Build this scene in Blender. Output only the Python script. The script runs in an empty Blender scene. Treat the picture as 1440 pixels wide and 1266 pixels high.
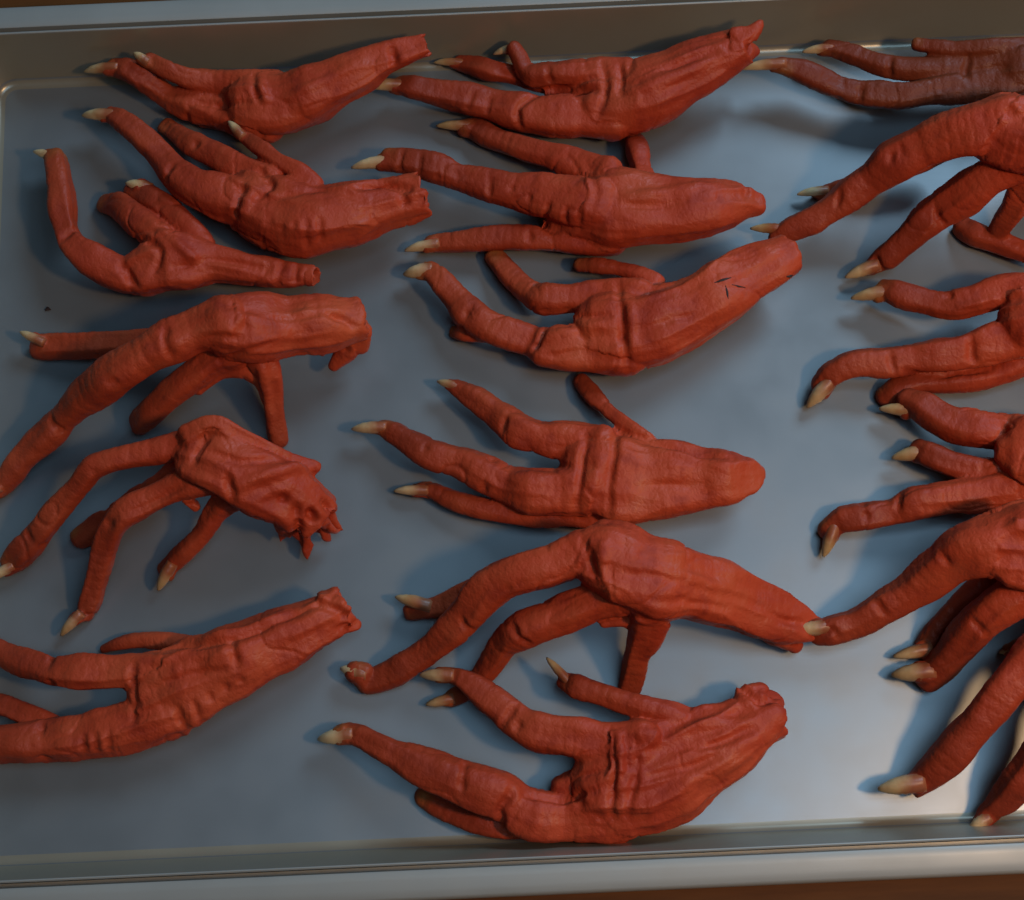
import bpy, bmesh, math, random
import numpy as np
from mathutils import Vector, Matrix
from mathutils.bvhtree import BVHTree

MM = 0.001
rng = np.random.default_rng(7)
random.seed(7)
sc = bpy.context.scene
COL = sc.collection

# ---------------------------------------------------------------- camera
PITCH, ROLL = math.radians(14.95), math.radians(2.57)
u0 = Vector((0, math.cos(PITCH), math.sin(PITCH)))
fw = Vector((0, math.sin(PITCH), -math.cos(PITCH)))
x0 = Vector((1, 0, 0))
rt = x0 * math.cos(ROLL) - u0 * math.sin(ROLL)
up = x0 * math.sin(ROLL) + u0 * math.cos(ROLL)
cam = bpy.data.cameras.new('camera')
cam.sensor_width = 36.0
cam.lens = 36.0 * 2384 / 1440
cam.clip_start = 0.02
cam.clip_end = 20
co = bpy.data.objects.new('camera', cam)
M = Matrix((rt, up, -fw)).transposed().to_4x4()
M.translation = Vector((0, -0.020, 0.500))
co.matrix_world = M
COL.objects.link(co)
sc.camera = co

# ---------------------------------------------------------------- light
world = bpy.data.worlds.new('World')
sc.world = world
world.use_nodes = True
bg = world.node_tree.nodes['Background']
bg.inputs[0].default_value = (0.80, 0.88, 1.0, 1)
bg.inputs[1].default_value = 0.008

def lamp(name, kind, loc, target, energy, color, size):
    l = bpy.data.lights.new(name, kind)
    l.energy = energy
    l.color = color
    if kind == 'AREA':
        l.shape = 'DISK'
        l.size = size
    else:
        l.shadow_soft_size = size
    o = bpy.data.objects.new(name, l)
    o.location = loc
    o.rotation_euler = (Vector(target) - Vector(loc)).to_track_quat('-Z', 'Y').to_euler()
    COL.objects.link(o)
    return o

lamp('warm_bulb', 'POINT', (0.35, -0.05, 0.54), (0, 0.1, 0), 6.4, (1.0, 0.61, 0.31), 0.034)
lamp('cool_overhead', 'AREA', (0.30, -0.04, 1.1), (0.02, 0.10, 0), 3.1, (0.42, 0.71, 1.0), 0.65)  # soft overhead lamp standing in for light bounced off the ceiling
lamp('back_window', 'AREA', (0.74, 0.98, 1.00), (0.0, 0.12, 0), 11.0, (0.47, 0.74, 1.0), 0.55)

sc.view_settings.view_transform = 'Standard'
sc.view_settings.look = 'None'
sc.view_settings.exposure = 0
sc.view_settings.gamma = 1

# ---------------------------------------------------------------- helpers
def tag(o, label=None, cat=None, group=None, kind=None):
    if label: o['label'] = label
    if cat: o['category'] = cat
    if group: o['group'] = group
    if kind: o['kind'] = kind
    return o

def mesh_obj(name, verts, faces, mat, parent=None, smooth=True, origin=(0, 0, 0)):
    me = bpy.data.meshes.new(name)
    me.from_pydata([tuple(v) for v in verts], [], [tuple(f) for f in faces])
    me.update()
    if smooth:
        me.shade_smooth()
    me.materials.append(mat)
    o = bpy.data.objects.new(name, me)
    o.location = origin
    COL.objects.link(o)
    if parent:
        o.parent = parent
    return o

class NT:
    def __init__(self, name):
        self.m = bpy.data.materials.new(name)
        self.m.use_nodes = True
        self.t = self.m.node_tree
        self.b = self.t.nodes['Principled BSDF']
    def n(self, typ, **kw):
        nd = self.t.nodes.new(typ)
        for k, v in kw.items():
            if k.startswith('i_'):
                key = k[2:]
                key = int(key) if key.isdigit() else key.replace('_', ' ')
                nd.inputs[key].default_value = v
            else:
                setattr(nd, k, v)
        return nd
    def l(self, a, b):
        self.t.links.new(a, b)
    def noise(self, vec, scale, detail=3, rough=0.55):
        nd = self.n('ShaderNodeTexNoise', i_Scale=scale, i_Detail=detail, i_Roughness=rough)
        self.l(vec, nd.inputs['Vector'])
        return nd.outputs['Fac']
    def ramp(self, fac, stops):
        r = self.n('ShaderNodeValToRGB')
        el = r.color_ramp.elements
        while len(el) < len(stops): el.new(0.5)
        for e, (p, c) in zip(el, stops):
            e.position = p
            e.color = c if len(c) == 4 else (*c, 1)
        self.l(fac, r.inputs[0])
        return r.outputs[0]
    def maprange(self, fac, a, b, c, d):
        r = self.n('ShaderNodeMapRange')
        for i, v in enumerate((a, b, c, d)): r.inputs[i + 1].default_value = v
        self.l(fac, r.inputs[0])
        return r.outputs[0]
    def mix(self, fac, a, b, mode='MIX'):
        r = self.n('ShaderNodeMix', data_type='RGBA', blend_type=mode)
        for s, v in ((r.inputs[0], fac), (r.inputs[6], a), (r.inputs[7], b)):
            if isinstance(v, (int, float)): s.default_value = v
            elif isinstance(v, tuple): s.default_value = v if len(v) == 4 else (*v, 1)
            else: self.l(v, s)
        return r.outputs[2]
    def bump(self, h, strength, dist, prev=None):
        r = self.n('ShaderNodeBump', i_Strength=strength, i_Distance=dist)
        self.l(h, r.inputs['Height'])
        if prev is not None: self.l(prev, r.inputs['Normal'])
        return r.outputs[0]

# ---------------------------------------------------------------- materials
def mat_skin(name='red_painted_skin', brown=0.0):
    k = NT(name)
    pos = k.n('ShaderNodeNewGeometry').outputs['Position']
    big = k.noise(pos, 38, 4)
    mid = k.noise(pos, 150, 4, 0.6)
    fine = k.noise(pos, 900, 3, 0.6)
    c = k.ramp(big, [(0.30, (0.36, 0.037, 0.013)), (0.5, (0.48, 0.060, 0.020)), (0.72, (0.53, 0.086, 0.030))])
    c = k.mix(k.maprange(mid, 0.52, 0.72, 0, 0.45), c, (0.48, 0.092, 0.038))
    c = k.mix(k.maprange(mid, 0.30, 0.45, 0.5, 0), c, (0.25, 0.023, 0.012))
    rnd = k.n('ShaderNodeObjectInfo').outputs['Random']
    c = k.mix(k.maprange(rnd, 0, 1, 0.0, 0.32), c, (0.32, 0.028, 0.013))
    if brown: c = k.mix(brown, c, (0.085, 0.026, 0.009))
    # toes dried darker and browner than the pads
    ot = k.n('ShaderNodeAttribute', attribute_name='outer')
    fo = k.n('ShaderNodeMath', operation='MULTIPLY')
    k.l(ot.outputs['Fac'], fo.inputs[0])
    k.l(k.maprange(big, 0.3, 0.65, 0.85, 0.40), fo.inputs[1])
    c = k.mix(fo.outputs[0], c, (0.20, 0.029, 0.010))
    # bare yellowish skin by the claws
    at = k.n('ShaderNodeAttribute', attribute_name='tip')
    f = k.n('ShaderNodeMath', operation='MULTIPLY')
    k.l(at.outputs['Fac'], f.inputs[0])
    k.l(k.maprange(k.noise(pos, 60, 2), 0.50, 0.68, 0, 0.8), f.inputs[1])
    c = k.mix(f.outputs[0], c, (0.34, 0.15, 0.035))
    k.l(c, k.b.inputs['Base Color'])
    k.l(k.maprange(mid, 0.3, 0.7, 0.60, 0.42), k.b.inputs['Roughness'])
    k.b.inputs['Specular IOR Level'].default_value = 0.24
    vor = k.n('ShaderNodeTexVoronoi', i_Scale=620.0)
    vor.feature = 'DISTANCE_TO_EDGE'
    k.l(pos, vor.inputs['Vector'])
    nrm = k.bump(k.maprange(vor.outputs['Distance'], 0, 0.25, 0, 1), 0.16, 0.0003)
    nrm = k.bump(mid, 0.35, 0.0015, nrm)
    nrm = k.bump(fine, 0.22, 0.0004, nrm)
    k.l(nrm, k.b.inputs['Normal'])
    return k.m

def mat_claw():
    k = NT('horn_claw')
    pos = k.n('ShaderNodeNewGeometry').outputs['Position']
    at = k.n('ShaderNodeAttribute', attribute_name='along').outputs['Fac']
    nz = k.noise(pos, 70, 4)
    c = k.ramp(nz, [(0.3, (0.42, 0.23, 0.075)), (0.6, (0.68, 0.48, 0.25))])
    s = k.n('ShaderNodeMath', operation='ADD')
    k.l(at, s.inputs[0]); k.l(k.maprange(nz, 0.3, 0.7, -0.16, 0.16), s.inputs[1])
    c = k.mix(k.maprange(s.outputs[0], 0.22, 0.62, 0.9, 0), c, (0.28, 0.060, 0.020))
    k.l(c, k.b.inputs['Base Color'])
    k.b.inputs['Roughness'].default_value = 0.42
    k.b.inputs['Subsurface Weight'].default_value = 0.1
    k.b.inputs['Subsurface Radius'].default_value = (0.002, 0.001, 0.0005)
    k.b.inputs['Subsurface Scale'].default_value = 0.5
    k.l(k.bump(k.noise(pos, 700, 2), 0.15, 0.0004), k.b.inputs['Normal'])
    return k.m

def mat_tray(name='dull_aluminium', gain=1.0, rough=(0.35, 0.42), metal=None, tint=(1, 1, 1)):
    k = NT(name)
    pos = k.n('ShaderNodeNewGeometry').outputs['Position']
    big = k.noise(pos, 11, 3)
    mid = k.noise(pos, 45, 4)
    c = k.ramp(big, [(0.35, (0.232, 0.250, 0.256)), (0.65, (0.264, 0.278, 0.284))])
    c = k.mix(k.maprange(mid, 0.56, 0.66, 0, 0.16), c, (0.23, 0.23, 0.215))
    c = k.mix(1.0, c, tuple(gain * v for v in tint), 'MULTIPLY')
    k.l(c, k.b.inputs['Base Color'])
    k.b.inputs['Metallic'].default_value = 0.58
    if metal is not None: k.b.inputs['Metallic'].default_value = metal + 0.0
    k.l(k.maprange(mid, 0.35, 0.65, *rough), k.b.inputs['Roughness'])
    # fine straight rolling marks
    mp = k.n('ShaderNodeMapping')
    mp.inputs['Scale'].default_value = (40, 1800, 900)
    k.l(pos, mp.inputs['Vector'])
    k.l(k.bump(k.noise(mp.outputs[0], 1, 2), 0.025, 0.0003), k.b.inputs['Normal'])
    return k.m

def mat_wood():
    k = NT('brown_wood')
    pos = k.n('ShaderNodeNewGeometry').outputs['Position']
    mp = k.n('ShaderNodeMapping')
    mp.inputs['Scale'].default_value = (6, 60, 30)
    mp.inputs['Rotation'].default_value = (0, 0, math.radians(2))
    k.l(pos, mp.inputs['Vector'])
    g = k.noise(mp.outputs[0], 1.0, 6, 0.65)
    c = k.ramp(g, [(0.3, (0.06, 0.020, 0.005)), (0.5, (0.115, 0.040, 0.009)), (0.7, (0.17, 0.064, 0.015))])
    k.l(c, k.b.inputs['Base Color'])
    k.b.inputs['Roughness'].default_value = 0.6
    k.b.inputs['Specular IOR Level'].default_value = 0.15
    k.l(k.bump(g, 0.2, 0.001), k.b.inputs['Normal'])
    return k.m

def mat_plain(name, col, rough=0.7):
    k = NT(name)
    pos = k.n('ShaderNodeNewGeometry').outputs['Position']
    k.l(k.mix(k.noise(pos, 900, 2), col, tuple(v * 0.5 for v in col)), k.b.inputs['Base Color'])
    k.b.inputs['Roughness'].default_value = rough
    return k.m

SKIN_BROWN = mat_skin('dark_brown_skin', 0.80)  # skin colour mixed mostly towards dark brown, used on one foot
SKIN, CLAW, TRAY, WOOD = mat_skin(), mat_claw(), mat_tray(), mat_wood()
RIM = mat_tray('worn_aluminium', 1.25, (0.45, 0.55), 0.25, (1.06, 1.0, 0.90))
WALL = mat_tray('warm_reflection_aluminium', 1.15, (0.30, 0.38), 0.40, (1.08, 0.93, 0.70))  # base tinted yellow-brown: warm light and table reflection put into the wall colour
DARK = mat_plain('dark_scab', (0.030, 0.010, 0.007))

# ---------------------------------------------------------------- table
TZ = -1.4 * MM
plank_w = 0.11
tb = bpy.data.objects.new('table', None)
COL.objects.link(tb)
tag(tb, 'brown wooden table top under the metal tray', 'table', kind='structure')
for i in range(-4, 5):
    yc = 0.075 + i * plank_w
    bm = bmesh.new()
    bmesh.ops.create_cube(bm, size=1)
    for v in bm.verts:
        v.co = Vector((0.05 + v.co.x * 1.5, yc + v.co.y * (plank_w - 0.0008), TZ - 0.010 + v.co.z * 0.020))
    bmesh.ops.bevel(bm, geom=bm.edges[:], offset=0.0008, segments=2, affect='EDGES')
    me = bpy.data.meshes.new('plank')
    bm.to_mesh(me); bm.free()
    me.materials.append(WOOD)
    o = bpy.data.objects.new('plank', me)
    o.parent = tb
    COL.objects.link(o)

# ---------------------------------------------------------------- tray
TX0, TX1, TY0, TY1 = -162.0, 246.0, -3.5, 245.0       # floor outline in mm
CR = 7.0                                             # floor corner radius

def tray_loop(off, n=10):
    pts = []
    r = CR + max(off, -5.0)
    for cx, cy, a0 in ((TX1 - CR, TY1 - CR, 0), (TX0 + CR, TY1 - CR, 90), (TX0 + CR, TY0 + CR, 180), (TX1 - CR, TY0 + CR, 270)):
        for j in range(n + 1):
            a = math.radians(a0 + 90 * j / n)
            pts.append((cx + r * math.cos(a), cy + r * math.sin(a)))
    # extra points along the straight sides keep slight handmade waviness possible
    out = []
    for i, p in enumerate(pts):
        q = pts[(i + 1) % len(pts)]
        d = math.hypot(q[0] - p[0], q[1] - p[1])
        m = 24 if d > 60 else 1
        for s in range(m):
            out.append((p[0] + (q[0] - p[0]) * s / m, p[1] + (q[1] - p[1]) * s / m))
    return out

def tray_part(name, prof, mat, parent, cap=False):
    verts, faces = [], []
    n = None
    for off, z in prof:
        lp = tray_loop(off)
        n = len(lp)
        for (x, y) in lp:
            w = 0.35 * math.sin(x * 0.021 + 1.0) * math.cos(y * 0.017) * (1 if z > 5 else 0)
            verts.append((x * MM, y * MM, (z + w) * MM))
    for i in range(len(prof) - 1):
        for j in range(n):
            a, b = i * n + j, i * n + (j + 1) % n
            faces.append((a, b, b + n, a + n))
    if cap:
        k0 = (len(prof) - 1) * n
        faces.append(tuple(range(k0, k0 + n)))
    o = mesh_obj(name, verts, faces, mat, parent)
    o.data.set_sharp_from_angle(angle=math.radians(40))
    return o

tray = bpy.data.objects.new('baking_tray', None)
COL.objects.link(tray)
tag(tray, 'dull grey aluminium baking tray with raised rim holding the red feet', 'tray')

inset = 4.0
lp = tray_loop(-inset + 1.0)
fl_v = [(x * MM, y * MM, 0) for x, y in lp]
floor = mesh_obj('tray_floor', fl_v + [((TX0 + TX1) / 2 * MM, (TY0 + TY1) / 2 * MM, 0)],
                 [(i, (i + 1) % len(lp), len(lp)) for i in range(len(lp))], TRAY, tray)
fillet = []
R_ = 2.6
for j in range(0, 8):
    a = math.radians(j / 7 * 77)
    fillet.append((-inset + 1.0 + 0.5 + R_ * math.sin(a), R_ * (1 - math.cos(a))))
fillet[0] = (-inset + 1.0, 0.0)
top_off = 4.4
wall_prof = fillet + [(top_off - 0.4, 20.6), (top_off, 22.0)]
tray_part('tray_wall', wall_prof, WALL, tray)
rim = [(top_off, 22.0), (top_off + 0.1, 22.35), (top_off + 0.4, 22.5), (top_off + 0.75, 22.3), (top_off + 0.85, 14.0),
       (top_off + 2.1, 13.9), (top_off + 2.25, 22.3), (top_off + 2.7, 22.6), (top_off + 4.8, 22.45), (top_off + 7.2, 22.1), (top_off + 9.3, 21.65),
       (top_off + 9.9, 21.3), (top_off + 10.3, 20.7), (top_off + 10.4, 19.9), (top_off + 10.3, 17.2), (top_off + 9.9, 16.6), (top_off + 9.3, 16.8), (top_off + 9.1, 18.0)]
tray_part('tray_rim', rim, RIM, tray)
tray_part('tray_underside', [(top_off + 0.6, 13.0), (top_off - 0.2, 11.0), (0.6, 3.2), (-0.6, 0.6), (-3.0, -1.0)], TRAY, tray, cap='up')

# ---------------------------------------------------------------- noise in numpy
def hash3(ix, iy, iz, seed):
    h = (ix * 374761393 + iy * 668265263 + iz * 2147483647 + seed * 144665) & 0xffffffff
    h = ((h ^ (h >> 13)) * 1274126177) & 0xffffffff
    h = (h ^ (h >> 16)) & 0xffff
    return h / 65535.0
def vnoise(p, seed=0):
    i = np.floor(p).astype(np.int64)
    f = p - i
    f = f * f * f * (f * (f * 6 - 15) + 10)
    r = np.zeros(len(p))
    for dx in (0, 1):
        for dy in (0, 1):
            for dz in (0, 1):
                w = (f[:, 0] if dx else 1 - f[:, 0]) * (f[:, 1] if dy else 1 - f[:, 1]) * (f[:, 2] if dz else 1 - f[:, 2])
                r += w * hash3(i[:, 0] + dx, i[:, 1] + dy, i[:, 2] + dz, seed)
    return r * 2 - 1

# ---------------------------------------------------------------- chicken feet (mm, tray coordinates)
# (label, [(kind, [(x, y, z, radius, flatness), ...], claw or None), ...])
# claw = base x,y,z, tip x,y,z, radius;  then creases (width, depth, [points]), negative depth = raised tendon
FEET = [
 ('red chicken foot at the far tray wall in the left corner, two toes pointing left', [
  ('shank',[(-77.5,226.9,12.7,8.97,0.8),(-67.8,225.8,13.4,10.52,0.75),(-57.4,228.4,15.5,9.38,0.85),(-43.6,232.8,18.4,6.9,0.85),(-33.3,235.7,20.8,5.1,0.85),(-23.2,238.6,21.7,3.77,0.85)],None),
  ('toe',[(-70.0,233.0,13.4,5.39,0.9),(-80.1,233.9,13.2,4.5,0.9),(-89.4,235.0,11.9,3.83,0.9),(-97.5,236.3,14.0,3.82,0.9),(-104.0,238.9,15.4,3.37,0.9),(-109.3,242.4,15.2,2.47,0.9)],(-110.2,241.3,17,-114.3,244.2,18,1.57)),
  ('toe',[(-76.0,222.2,11.0,7.18,0.9),(-87.6,225.7,9.1,5.41,0.9),(-97.5,229.6,8.2,4.98,0.9),(-104.8,233.3,7.9,4.31,0.9),(-110.6,236.8,10.8,4.07,0.9),(-116.4,240.3,12.4,3.61,0.9),(-121.2,242.3,11.4,2.72,0.9)],(-121.7,241.5,12,-133.6,242.4,9,1.81)),
  ('toe',[(-71.8,220.0,9.0,4.95,0.9),(-83.6,222.9,6.3,3.62,0.9),(-93.3,227.1,2.7,2.97,0.9)],None),
 ], [
  (0.8,0.9,[(-89.9,242.0,6.0),(-90.9,233.7,6.0)]),
  (1.1,-1.1,[(-73.3,230.3,19.9),(-71.2,224.0,20.8)]),
  (0.8,0.9,[(-75.7,233.1,17.7),(-73.7,224.3,20.4)]),
  (0.9,1.2,[(-77.1,224.2,19.8),(-86.7,226.4,14.3),(-94.6,228.4,13.1)]),
  (1.3,-0.7,[(-65.4,223.7,21.8),(-53.8,227.5,23.5),(-41.2,233.1,24.5)]),
  (0.8,0.8,[(-60.7,219.3,21.8),(-47.2,224.3,22.9),(-36.6,229.4,24.1)]),
  (0.8,0.9,[(-96.6,227.7,12.7),(-98.9,224.7,6.0)]),
  (0.9,1.2,[(-31.6,237.1,25.0),(-30.9,231.0,23.6)]),
 ]),
 ('red chicken foot with broad pale pad second from far left corner, slim hallux claw raised', [
  ('shank',[(-77.7,192.6,14.9,9.22,0.8),(-68.8,188.0,16.2,11.58,0.75),(-59.5,184.6,17.2,11.54,0.75),(-49.0,185.4,17.8,9.79,0.85),(-40.2,187.2,17.7,8.5,0.85),(-31.4,189.5,17.8,7.42,0.85),(-25.7,190.9,18.2,6.76,0.85)],None),
  ('toe',[(-76.3,190.9,17.0,8.31,0.9),(-86.0,194.4,15.4,6.81,0.9),(-94.2,197.7,15.2,5.94,0.9),(-101.0,204.0,13.5,4.65,0.9),(-106.5,211.5,12.7,4.45,0.9),(-113.8,219.3,12.7,4.24,0.9),(-119.3,224.2,12.2,3.59,0.9),(-122.3,226.5,10.4,2.7,0.9)],(-122.8,225.7,11,-134.4,227.3,9,2.02)),
  ('toe',[(-71.1,198.8,15.0,6.17,0.9),(-80.1,204.2,13.5,4.87,0.9),(-89.4,210.2,11.5,4.46,0.9),(-96.1,214.9,9.3,4.26,0.9),(-101.6,220.3,6.4,3.39,0.9),(-105.9,224.9,3.5,2.73,0.9)],None),
  ('toe',[(-57.5,195.4,18.0,3.94,0.9),(-63.5,201.1,18.6,2.85,0.9),(-68.3,204.8,18.4,2.63,0.9),(-75.3,210.8,16.0,2.65,0.9),(-80.2,216.3,13.0,2.23,0.9)],(-80.8,215.9,15,-85.2,221.7,14,1.55)),
 ], [
  (0.9,1.2,[(-78.4,195.7,22.7),(-80.6,187.2,23.0),(-80.4,185.1,6.0)]),
  (1.1,-0.6,[(-75.6,193.5,24.1),(-77.5,185.6,23.9)]),
  (0.7,0.7,[(-66.1,179.8,24.7),(-70.9,178.0,6.0)]),
  (0.7,0.7,[(-62.5,179.4,25.3),(-66.1,177.3,6.0)]),
  (0.7,0.7,[(-58.8,179.9,25.8),(-59.6,172.6,19.7)]),
  (0.7,0.7,[(-54.9,180.7,26.0),(-54.9,173.4,20.9)]),
  (0.7,0.5,[(-70.0,182.0,24.5),(-75.7,181.8,6.0)]),
  (0.9,1.2,[(-73.4,200.8,20.0),(-69.7,194.6,23.2),(-74.2,190.3,24.2)]),
  (1.2,2.2,[(-43.1,191.9,23.7),(-35.7,193.6,22.6),(-28.2,191.0,24.0)]),
  (1,1.4,[(-30.1,189.3,24.1),(-28.8,185.3,23.8)]),
  (0.8,1.0,[(-101.2,204.1,17.8),(-103.0,199.5,15.7)]),
  (0.8,0.9,[(-94.4,213.3,13.9),(-96.9,210.8,6.0)]),
  (0.9,0.7,[(-68.1,189.8,24.8),(-54.2,191.4,24.2),(-42.1,187.3,25.2)]),
 ]),
 ('red chicken foot with long toe curling up towards the far left corner', [
  ('shank',[(-111.1,171.9,11.8,7.43,0.85),(-102.6,174.4,12.8,9.18,0.8),(-95.1,174.3,13.2,7.86,0.85),(-88.0,173.5,12.7,6.12,0.85),(-79.2,171.2,12.8,5.02,0.85),(-69.8,169.2,13.0,4.14,0.85),(-63.9,168.3,13.0,4.14,0.85),(-59.3,167.9,13.5,3.48,0.85)],None),
  ('toe',[(-110.1,171.1,11.4,6.56,0.9),(-117.7,172.2,11.8,6.12,0.9),(-125.3,176.2,12.2,5.91,0.9),(-132.1,181.9,12.1,5.27,0.9),(-135.2,189.3,11.8,4.63,0.9),(-136.5,197.6,11.9,4.43,0.9),(-137.9,205.8,11.4,3.78,0.9),(-139.4,212.2,9.8,3.13,0.9)],(-140.5,212.9,10,-147.6,215.9,9,1.57)),
  ('toe',[(-103.1,179.8,14.0,6.12,0.9),(-109.3,186.0,12.8,5.27,0.9),(-115.0,191.5,10.4,4.87,0.9),(-120.5,196.8,6.5,4.25,0.9),(-124.8,199.4,2.6,2.93,0.9)],None),
  ('toe',[(-92.4,179.9,12.4,4.38,0.9),(-97.5,186.1,12.4,3.74,0.9),(-102.6,192.2,11.4,3.76,0.9),(-108.6,197.2,9.7,3.33,0.9),(-115.4,202.3,6.6,2.91,0.9)],(-111.5,201.5,9,-118.4,203.3,10,2.01)),
 ], [
  (0.9,1.1,[(-110.1,180.7,16.6),(-104.2,175.6,20.0),(-106.2,169.5,19.2)]),
  (1.1,-0.9,[(-100.7,179.8,19.1),(-92.1,171.1,19.7)]),
  (0.9,1.2,[(-116.4,172.8,17.3),(-112.3,165.5,16.3)]),
  (0.8,0.9,[(-67.6,170.9,16.1),(-69.1,164.7,14.1)]),
  (0.8,0.9,[(-135.2,182.6,16.0),(-130.0,187.0,14.7)]),
  (0.9,0.9,[(-99.5,170.4,20.0),(-87.8,172.4,18.4),(-71.3,169.4,16.6)]),
  (1.1,-0.8,[(-109.7,179.4,16.1),(-100.8,181.9,18.7)]),
  (0.7,0.7,[(-62.9,170.2,16.1),(-64.0,164.5,15.5)]),
 ]),
 ('red chicken foot arched over the tray, longest toe running off the left frame edge', [
  ('shank',[(-82.1,146.3,29.9,9.17,0.7),(-75.4,146.5,30.2,9.59,0.7),(-65.8,148.2,24.6,9.49,0.75),(-57.4,148.8,23.9,8.66,0.85),(-51.2,149.7,22.2,7.84,0.85),(-45.9,150.5,20.6,5.96,0.85)],None),
  ('flap',[(-48.8,147.9,15.2,4.29,0.85),(-49.1,144.2,11.5,3.45,0.85),(-52.9,140.4,8.4,2.17,0.85)],None),
  ('flap',[(-45.4,148.4,16.9,3.85,0.85),(-45.5,145.1,12.6,2.37,0.85)],None),
  ('flap',[(-55.1,146.3,16.9,3.85,0.85),(-56.3,144.3,12.4,2.15,0.85)],None),
  ('flap',[(-78.1,137.6,20.1,2.96,0.85),(-74.1,133.9,17.4,2.12,0.85),(-72.6,129.4,13.4,2.13,0.85)],None),
  ('flap',[(-78.1,137.6,20.1,2.96,0.85),(-86.0,137.2,17.8,2.55,0.85),(-93.0,133.4,14.4,2.13,0.85)],None),
  ('toe',[(-81.4,146.4,32.0,8.31,0.9),(-91.0,145.6,30.5,6.87,0.9),(-100.0,142.3,29.9,6.45,0.9),(-108.1,138.7,28.0,5.84,0.9),(-117.4,134.7,23.9,6.29,0.9),(-126.2,130.7,17.7,5.51,0.9),(-135.0,125.8,11.6,4.92,0.9),(-143.6,119.5,7.5,4.51,0.9),(-150.5,113.1,5.3,3.87,0.9),(-156.4,107.8,2.5,2.8,0.9)],(-156.4,106.3,5,-161.6,102.6,3,1.71)),
  ('toe',[(-80.9,142.5,22.6,6.75,0.9),(-87.4,139.9,21.3,5.71,0.9),(-94.7,135.5,18.8,4.87,0.9),(-101.2,131.9,15.7,4.68,0.9),(-107.5,127.7,11.2,4.28,0.9),(-113.1,125.7,5.1,3.46,0.9)],None),
  ('toe',[(-74.5,141.6,23.1,5.06,0.9),(-71.3,136.0,20.6,4.01,0.9),(-71.3,131.5,15.1,3.41,0.9),(-71.3,126.0,9.6,3.22,0.9),(-70.9,119.2,3.5,2.81,0.9)],None),
  ('toe',[(-88.2,149.0,17.5,5.56,0.9),(-104.3,149.0,11.9,4.32,0.9),(-122.7,150.6,7.5,3.92,0.9),(-136.5,151.6,5.2,3.94,0.9),(-144.8,152.5,3.0,3.3,0.9)],(-144.3,153.4,7,-151.0,157.0,7,1.53)),
 ], [
  (1.3,-0.8,[(-85.1,148.2,38.5),(-69.4,146.0,35.7),(-58.3,150.4,31.2)]),
  (0.9,1.1,[(-84.0,137.7,27.3),(-73.5,137.7,34.4),(-58.4,143.8,31.1)]),
  (0.9,0.9,[(-72.3,145.8,36.7),(-63.6,147.7,32.4),(-54.4,149.5,30.8)]),
  (1,1.7,[(-51.8,149.3,29.8),(-44.4,146.4,26.1)]),
  (0.9,0.9,[(-99.4,144.6,35.6),(-97.2,136.6,33.7)]),
  (0.9,1.1,[(-125.4,146.7,8.1),(-115.1,131.0,29.6)]),
  (0.8,0.8,[(-137.9,125.3,15.1),(-133.5,120.7,13.3)]),
  (1.1,-0.8,[(-72.5,135.6,25.5),(-72.3,128.4,16.8),(-72.9,120.9,8.2)]),
  (0.9,1.0,[(-92.7,138.5,34.8),(-84.4,141.0,38.1),(-76.8,140.1,37.4)]),
  (0.9,1.6,[(-56.2,142.5,17.5),(-48.4,142.1,15.0)]),
 ]),
 ('red chicken foot with ragged torn end and spread toes, left side below the arched foot', [
  ('shank',[(-89.3,108.4,27.5,8.63,0.7),(-84.1,106.7,28.1,9.43,0.7),(-77.2,103.2,26.5,10.06,0.7),(-69.5,99.8,22.8,9.7,0.75),(-63.7,96.8,20.0,9.32,0.8),(-59.5,92.8,16.1,7.71,0.85)],None),
  ('flap',[(-57.0,93.1,15.9,5.0,0.85),(-54.3,90.3,10.7,2.52,0.85),(-51.2,89.2,7.1,0.63,0.85)],None),
  ('flap',[(-62.8,91.2,11.5,4.62,0.85),(-62.5,86.4,6.6,2.33,0.85),(-62.4,81.7,4.1,0.64,0.85)],None),
  ('flap',[(-66.9,92.2,12.5,4.61,0.85),(-69.2,89.2,7.0,1.69,0.85),(-70.3,87.0,5.1,0.64,0.85)],None),
  ('flap',[(-58.8,91.3,10.1,2.95,0.85),(-57.1,88.2,7.0,1.69,0.85),(-55.9,87.3,5.1,0.64,0.85)],None),
  ('flap',[(-92.8,114.1,30.7,3.68,0.85),(-85.1,116.3,33.7,2.44,0.85),(-77.3,112.7,31.7,2.45,0.85),(-66.1,107.2,24.7,2.48,0.85),(-57.4,105.4,20.2,1.87,0.85)],None),
  ('flap',[(-96.3,99.3,15.7,2.51,0.85),(-93.9,96.7,13.2,1.89,0.85)],None),
  ('toe',[(-89.3,112.6,27.7,5.76,0.9),(-95.8,112.5,26.1,4.13,0.9),(-108.5,110.9,24.6,3.93,0.9),(-115.9,109.7,24.1,3.72,0.9),(-122.2,107.9,22.8,3.94,0.9),(-127.8,103.3,19.1,3.75,0.9),(-133.2,99.3,15.5,3.77,0.9),(-139.3,93.2,11.3,4.21,0.9),(-144.4,89.0,7.8,4.44,0.9),(-151.1,84.1,3.7,2.97,0.9)],(-151.3,82.6,5,-157.2,79.6,4,1.69)),
  ('toe',[(-87.9,102.8,24.1,6.19,0.9),(-97.4,101.0,23.0,5.16,0.9),(-106.0,98.0,21.3,4.76,0.9),(-113.5,94.8,20.0,4.97,0.9),(-118.3,90.4,16.9,4.36,0.9),(-121.2,85.1,12.4,3.34,0.9),(-123.6,79.3,8.7,3.36,0.9),(-126.4,72.9,4.7,3.16,0.9),(-129.0,67.9,2.3,2.53,0.9)],(-131.0,66.3,5,-136.9,60.9,3,1.68)),
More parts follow.
